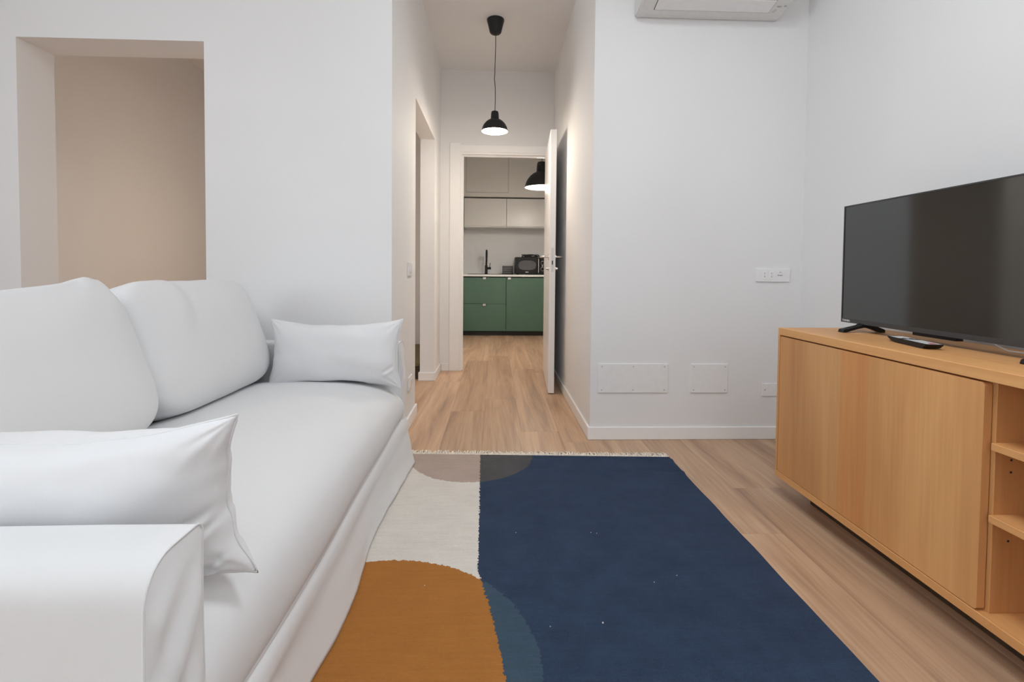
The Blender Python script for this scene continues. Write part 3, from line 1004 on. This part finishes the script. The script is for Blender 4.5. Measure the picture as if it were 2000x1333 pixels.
for v in o.verts: v.co = Vector((0.038+v.co.x, -0.0085-v.co.z, 0.0365+v.co.y))
bmesh.ops.recalc_face_normals(o, faces=o.faces)
obj('round_outlet', o, M['white_plastic'], so, True, 40)
for dx in (-0.0095, 0.0, 0.0095):
    obj('pin_hole', disc_y(0.038+dx, -0.0092, 0.0365, 0.0026, 0.0008), M['hole'], so)
obj('earth_clip', bx(0.034, 0.042, -0.0112, -0.009, 0.052, 0.0555), M['chrome'], so)

p1 = plate('blank_plate', 'wide blank white wall plate with six screws near the floor', 0.571, 0.963, 0.262, 0.424)
for dx in (-0.175, 0.0, 0.175):
    for dz in (0.016, 0.146):
        obj('screw', disc_y(dx, -0.007, dz, 0.0035, 0.0008), M['print'], p1)
p2 = plate('blank_plate', 'square blank white wall plate with four screws near the floor', 1.092, 1.300, 0.262, 0.424)
for dx in (-0.088, 0.088):
    for dz in (0.016, 0.146):
        obj('screw', disc_y(dx, -0.007, dz, 0.0035, 0.0008), M['print'], p2)
p3 = plate('blank_plate', 'small white wall plate partly hidden behind the sideboard end', 1.497, 1.63, 0.243, 0.315)
obj('screw', disc_y(-0.05, -0.007, 0.036, 0.004, 0.0008), M['print'], p3)

# switch and socket on the corridor's left wall
def cplate(name, label, cat, y0, y1, z0, z1):
    t = thing(name, label, cat, (XL, (y0+y1)/2, z0))
    obj('cover', bx(0, 0.009, -(y1-y0)/2, (y1-y0)/2, 0, z1-z0, 0.002, 2), M['white_plastic'], t)
    return t
s = cplate('light_switch', 'white light switch at the edge of the corridor opening', 'switch', 2.815, 2.935, 0.898, 0.978)
for dy in (-0.024, 0, 0.024):
    obj('rocker', bx(0.008, 0.0125, dy-0.0105, dy+0.0105, 0.018, 0.062, 0.001, 1), M['white_plastic'], s)
s = cplate('low_socket', 'white socket plate low on the corridor wall behind the sofa', 'socket', 2.83, 2.95, 0.218, 0.298)
for dy in (-0.024, 0, 0.024):
    ou = obj('outlet', bx(0.008, 0.011, dy-0.0105, dy+0.0105, 0.018, 0.062, 0.0006, 1), M['white_plastic'], s)
    for dz in (0.030, 0.040, 0.050):
        obj('pin_hole', bx(0.0105, 0.0113, dy-0.002, dy+0.002, dz-0.002, dz+0.002), M['hole'], ou)

# ------------------------------------------------------------------ pendant lamps
def pendant(label, x, y, zr, s, power, col=WARM):
    """zr rim height, s scale (1 = 195 mm shade)"""
    t = thing('pendant_lamp', label, 'lamp', (x, y, zr))
    out = [(0.0975, 0.0), (0.0985, 0.003), (0.0955, 0.010), (0.090, 0.030), (0.080, 0.050), (0.066, 0.067), (0.050, 0.080), (0.034, 0.088), (0.0305, 0.092), (0.0285, 0.125), (0.0255, 0.143), (0.022, 0.146)]
    inn = [(0.0960, 0.001), (0.0935, 0.010), (0.088, 0.0285), (0.078, 0.048), (0.064, 0.0645), (0.048, 0.077), (0.030, 0.085)]
    sc = lambda P: [(r*s, z*s) for r, z in P]
    sh = obj('shade', lathe(sc(out), 40), M['matte_black'], t, True, 40)
    # remove the lower cap so that the shade is open
    bm = bmesh.new(); bm.from_mesh(sh.data)
    f = min(bm.faces, key=lambda f: f.calc_center_median().z if len(f.verts) > 10 else 9)
    bmesh.ops.delete(bm, geom=[f], context='FACES_ONLY'); bm.to_mesh(sh.data); bm.free()
    bm = lathe(sc(inn), 40, cap=False)
    bmesh.ops.recalc_face_normals(bm, faces=bm.faces)
    bmesh.ops.reverse_faces(bm, faces=bm.faces)
    obj('shade_lining', bm, M['shade_in'], sh, True)
    bz = 0.045*s
    br = 0.030*min(s, 1.3)
    pb = [(0.002, bz-br)]+[(br*math.sin(a), bz-br*math.cos(a)) for a in [PI*k/10 for k in range(1, 9)]]+[(0.013, bz+br*1.2), (0.013, 0.085*s)]
    obj('bulb', lathe(pb, 24), M['bulb'], t, True)
    top = ZC-zr
    zc0 = top-0.104
    P = []
    for i in range(25):
        f = i/24
        z = 0.146*s+(zc0-0.146*s)*f
        P.append((0.004*math.exp(-((f-0.42)/0.05)**2)*-1+0.002*math.sin(f*9), 0.002*math.sin(f*6), z))
    obj('cord', tube(P, 0.0027, 8), M['matte_black'], t, True)
    cp = [(0.008, zc0-0.004), (0.018, zc0), (0.033, zc0+0.004), (0.042, zc0+0.013), (0.048, zc0+0.038), (0.057, zc0+0.075), (0.0625, zc0+0.095), (0.0625, top)]
    obj('ceiling_cup', lathe(cp, 36), M['matte_black'], t, True, 40)
    l = point('pendant_light', (x, y, zr+0.012*s-0.004), power, col, 0.07*s**0.5)
    return t
pendant('small black metal pendant lamp hanging from the corridor ceiling', -0.012, 3.575, 1.957, 1.0, 28)
pendant('large black metal pendant lamp hanging in the kitchen behind the door', 0.52, 5.5, 1.885, 1.98, 33, (1.0, 0.92, 0.82))

# ------------------------------------------------------------------ kitchen
KF = 6.89
KX = [-0.465, 0.157, 0.777]
def unit(label, x0, x1, kind):
    t = thing('base_cabinet', label, 'cabinet', ((x0+x1)/2, KF, 0))
    w_ = (x1-x0)/2
    obj('body', bx(-w_+0.002, w_-0.002, 0.022, 0.60, 0.068, 0.84), M['plinth'], t)
    obj('plinth', bx(-w_, w_, 0.055, 0.075, 0.0, 0.068), M['plinth'], t)
    def pull(parent, x, z):
        bm = bmesh.new()
        box(bm, x-0.022, x+0.022, -0.018, 0.004, z, z+0.004, 0.001, 1)
        box(bm, x-0.022, x+0.022, -0.020, -0.016, z-0.026, z+0.004, 0.001, 1)
        obj('handle', bm, M['chrome'], parent)
    if kind == 'drawers':
        for z0, z1 in ((0.070, 0.459), (0.463, 0.838)):
            d = obj('drawer_front', bx(-w_+0.0025, w_-0.0025, 0, 0.02, z0, z1, 0.001, 1), M['green'], t)
            pull(d, 0.0, z1)
    else:
        d = obj('door', bx(-w_+0.0025, w_-0.0025, 0, 0.02, 0.070, 0.838, 0.001, 1), M['green'], t)
        pull(d, -w_+0.045, 0.838)
    return t
unit('green kitchen base cabinet with two drawer fronts under the tap', KX[0], KX[1], 'drawers')
unit('green kitchen base cabinet with a plain door under the microwave', KX[1], KX[2], 'door')
tag(obj('worktop', bx(-0.488, 0.798, KF-0.012, 7.498, 0.853, 0.882, 0.002, 1), M['worktop']), 'white kitchen worktop along the green base cabinets', 'worktop')
# sink let into the worktop: rim, basin
sk_ = thing('kitchen_sink', 'black inset sink flush with the white worktop', 'sink', (-0.15, 7.14, 0.882))
bm = bmesh.new()
for x0, x1, y0, y1 in ((-0.25, 0.25, -0.20, -0.17), (-0.25, 0.25, 0.15, 0.20), (-0.25, -0.22, -0.17, 0.15), (0.22, 0.25, -0.17, 0.15)):
    box(bm, x0, x1, y0, y1, 0.0, 0.005)
obj('rim', bm, M['matte_black'], sk_)
obj('basin', bx(-0.22, 0.22, -0.17, 0.15, 0.0003, 0.0015), M['black'], sk_)
obj('drain', lathe([(0.04, 0.0014), (0.035, 0.003)], 20, -0.05, 0), M['chrome'], sk_, True, 40)
# tap
tp = thing('kitchen_tap', 'tall matt black kitchen tap with side lever behind the sink', 'tap', (-0.138, 7.325, 0.887))
obj('tap_body', lathe([(0.026, 0), (0.026, 0.006), (0.021, 0.008), (0.021, 0.125), (0.017, 0.130)], 24), M['matte_black'], tp, True, 40)
P = [(0, 0, 0.12), (0.003, 0, 0.22), (0.006, -0.002, 0.30)]+[(0.006, -0.09+0.09*math.cos(a), 0.30+0.052*math.sin(a)) for a in [PI*k/12 for k in range(1, 13)]]+[(0.006, -0.182, 0.22)]
obj('spout', tube(P, 0.014, 12), M['matte_black'], tp, True, 50)
bm = tube([(0.018, 0, 0.085), (0.072, 0, 0.087)], 0.018, 14)
lv = obj('lever_hub', bm, M['matte_black'], tp, True, 40)
obj('lever', tube([(0.05, 0, 0.09), (0.056, -0.01, 0.13), (0.06, -0.03, 0.165)], 0.0045, 8), M['matte_black'], tp, True)
# caddy
cdy = thing('sink_caddy', 'small black slatted caddy standing between tap and microwave', 'caddy', (0.185, 7.26, 0.882))
bm = bmesh.new()
box(bm, -0.088, 0.088, -0.055, 0.055, 0.0, 0.012, 0.003)
obj('tray', bm, M['black'], cdy)
for i in range(7):
    for y in (-0.05, 0.044):
        obj('slat', bx(-0.075, 0.070, y, y+0.006, 0.0155+i*0.0165, 0.0275+i*0.0165), M['black'], cdy)
for x in (-0.078, 0.070):
    obj('side', bx(x, x+0.006, -0.05, 0.05, 0.012, 0.13, 0.001, 1), M['black'], cdy)

# microwave
mw = thing('microwave_oven', 'black microwave oven with oval window on the white worktop', 'microwave', (0.522, 7.03, 0.882))
W2, MHt = 0.232, 0.256
obj('casing', bx(-W2, W2, 0.015, 0.34, 0.010, MHt, 0.006), M['black'], mw)
md_ = obj('door', bx(-W2, 0.128, -0.004, 0.016, 0.010, MHt, 0.004), M['black'], mw)
el = []
for i in range(48):
    a = 2*PI*i/48
    ca, sa = math.cos(a), math.sin(a)
    k = (abs(ca)**2.8+abs(sa)**2.8)**(1/2.8)
    el.append((-0.055+0.128*ca/k, 0.138+0.070*sa/k))
obj('window', prism(el, -0.0055, -0.003, 'y'), M['mw_glass'], md_)
obj('name_badge', bx(-0.080, -0.038, -0.0055, -0.003, 0.033, 0.043, 0.001, 1), M['grey_plastic'], md_)
obj('door_handle', tube([(0.108, -0.004, 0.030), (0.108, -0.026, 0.040), (0.108, -0.030, 0.13), (0.108, -0.026, 0.222), (0.108, -0.004, 0.234)], 0.0085, 10), M['chrome'], mw, True, 50)
pn = obj('control_panel', bx(0.131, W2, -0.004, 0.016, 0.010, MHt, 0.004), M['black'], mw)
for z in (0.175, 0.085):
    pr = lathe([(0.024, 0), (0.024, 0.004), (0.017, 0.006), (0.015, 0.020), (0.001, 0.020)], 24)
    for v in pr.verts: v.co = Vector((0.166+v.co.x, -0.004-v.co.z, z+v.co.y))
    bmesh.ops.recalc_face_normals(pr, faces=pr.faces)
    obj('dial', pr, M['black'], pn, True, 40)
    obj('dial_ring', tube([(0.166+0.026*math.cos(a), -0.005, z+0.026*math.sin(a)) for a in [2*PI*k/28 for k in range(28)]], 0.003, 6, closed=True), M['chrome'], pn, True)
for k in range(3):
    obj('scale_mark', bx(0.158, 0.174, -0.0048, -0.003, 0.120+k*0.008, 0.124+k*0.008), M['grey_plastic'], pn)
for x in (-0.19, 0.19):
    for y in (0.05, 0.30):
        obj('foot', lathe([(0.012, 0), (0.012, 0.0105)], 12, x, y), M['black'], mw)
# coiled cord on top of the microwave
P = []
for i in range(90):
    a = i*0.32
    r = 0.085+0.018*math.sin(i*0.21)
    P.append((0.02+r*1.25*math.cos(a), r*0.65*math.sin(a), 0.0072+0.034*(0.5+0.5*math.sin(i*0.47+1))*min(1, i/12)))
P += [(0.14+0.02*k, -0.03-0.012*k, 0.018-0.002*k) for k in range(4)]
cc = tag(obj('coiled_cord', tube(P, 0.0068, 7), M['matte_black'], None, True), 'loosely coiled dark power cord lying on top of the microwave', 'cord')
cc.location = (0.50, 7.19, 0.882+MHt)

# wall cabinets
for x0, x1, lab in ((KX[0], 0.160, 'pale grey wall cabinet above the tap with a plain flap door'), (0.160, 0.780, 'pale grey wall cabinet above the microwave with a plain flap door')):
    t = thing('wall_cabinet', lab, 'cabinet', ((x0+x1)/2, 7.12, 1.575))
    h_ = (x1-x0)/2
    obj('body', bx(-h_+0.002, h_-0.002, 0.02, 0.379, 0.0, 0.425), M['cabinet_grey'], t)
    obj('flap_door', bx(-h_+0.0025, h_-0.0025, 0.0, 0.0185, 0.018, 0.423, 0.001, 1), M['cabinet_grey'], t)
    obj('light_rail', bx(-h_+0.002, h_-0.002, 0.003, 0.02, 0.0, 0.014), M['soffit_grey'], t)
sf = thing('kitchen_soffit', 'pale grey boxed panel above the kitchen wall cabinets', 'soffit', (0.155, 7.1, 2.02))
obj('box', bx(-0.643, 0.643, 0.0, 0.398, 0.0, ZC-2.02-0.002), M['soffit_grey'], sf)
obj('access_panel_gap', bx(-0.590, 0.030, -0.0006, 0.001, 0.062, 0.60), M['hole'], sf)
obj('access_panel', bx(-0.587, 0.027, -0.004, 0.0, 0.065, 0.597, 0.001, 1), M['soffit_grey'], sf)

# ------------------------------------------------------------------ hall behind the openings
st = thing('stair_step', 'dark low wooden step in the hall beyond the corridor opening', 'step', (-1.0, 4.62, 0))
obj('riser', bx(-0.34, 0.355, -0.50, 0.56, 0.0, 0.115), M['step'], st)
obj('tread', bx(-0.34, 0.355, -0.52, 0.56, 0.115, 0.14, 0.004), M['tread'], st)

# lint specks on the rug
for i, (x, y) in enumerate(((0.29, 1.23), (0.56, 1.42), (0.48, 1.39), (0.345, 1.665), (-0.20, 1.39), (0.08, 1.67), (0.15, 1.22), (0.365, 1.66))):
    bm = bmesh.new()
    bmesh.ops.create_icosphere(bm, subdivisions=1, radius=0.0026 if i == 0 else 0.0015)
    for v in bm.verts: v.co += Vector((N3(v.co.x*900, i, 1), N3(i, v.co.y*900, 2), 0))*0.0008
    o = tag(obj('lint_speck', bm, M['white_plastic'], None, True), 'tiny white lint speck lying on the rug', 'lint', 'lint specks on the rug')
    o.location = (x, y, rug_z(x, y)+0.0012)
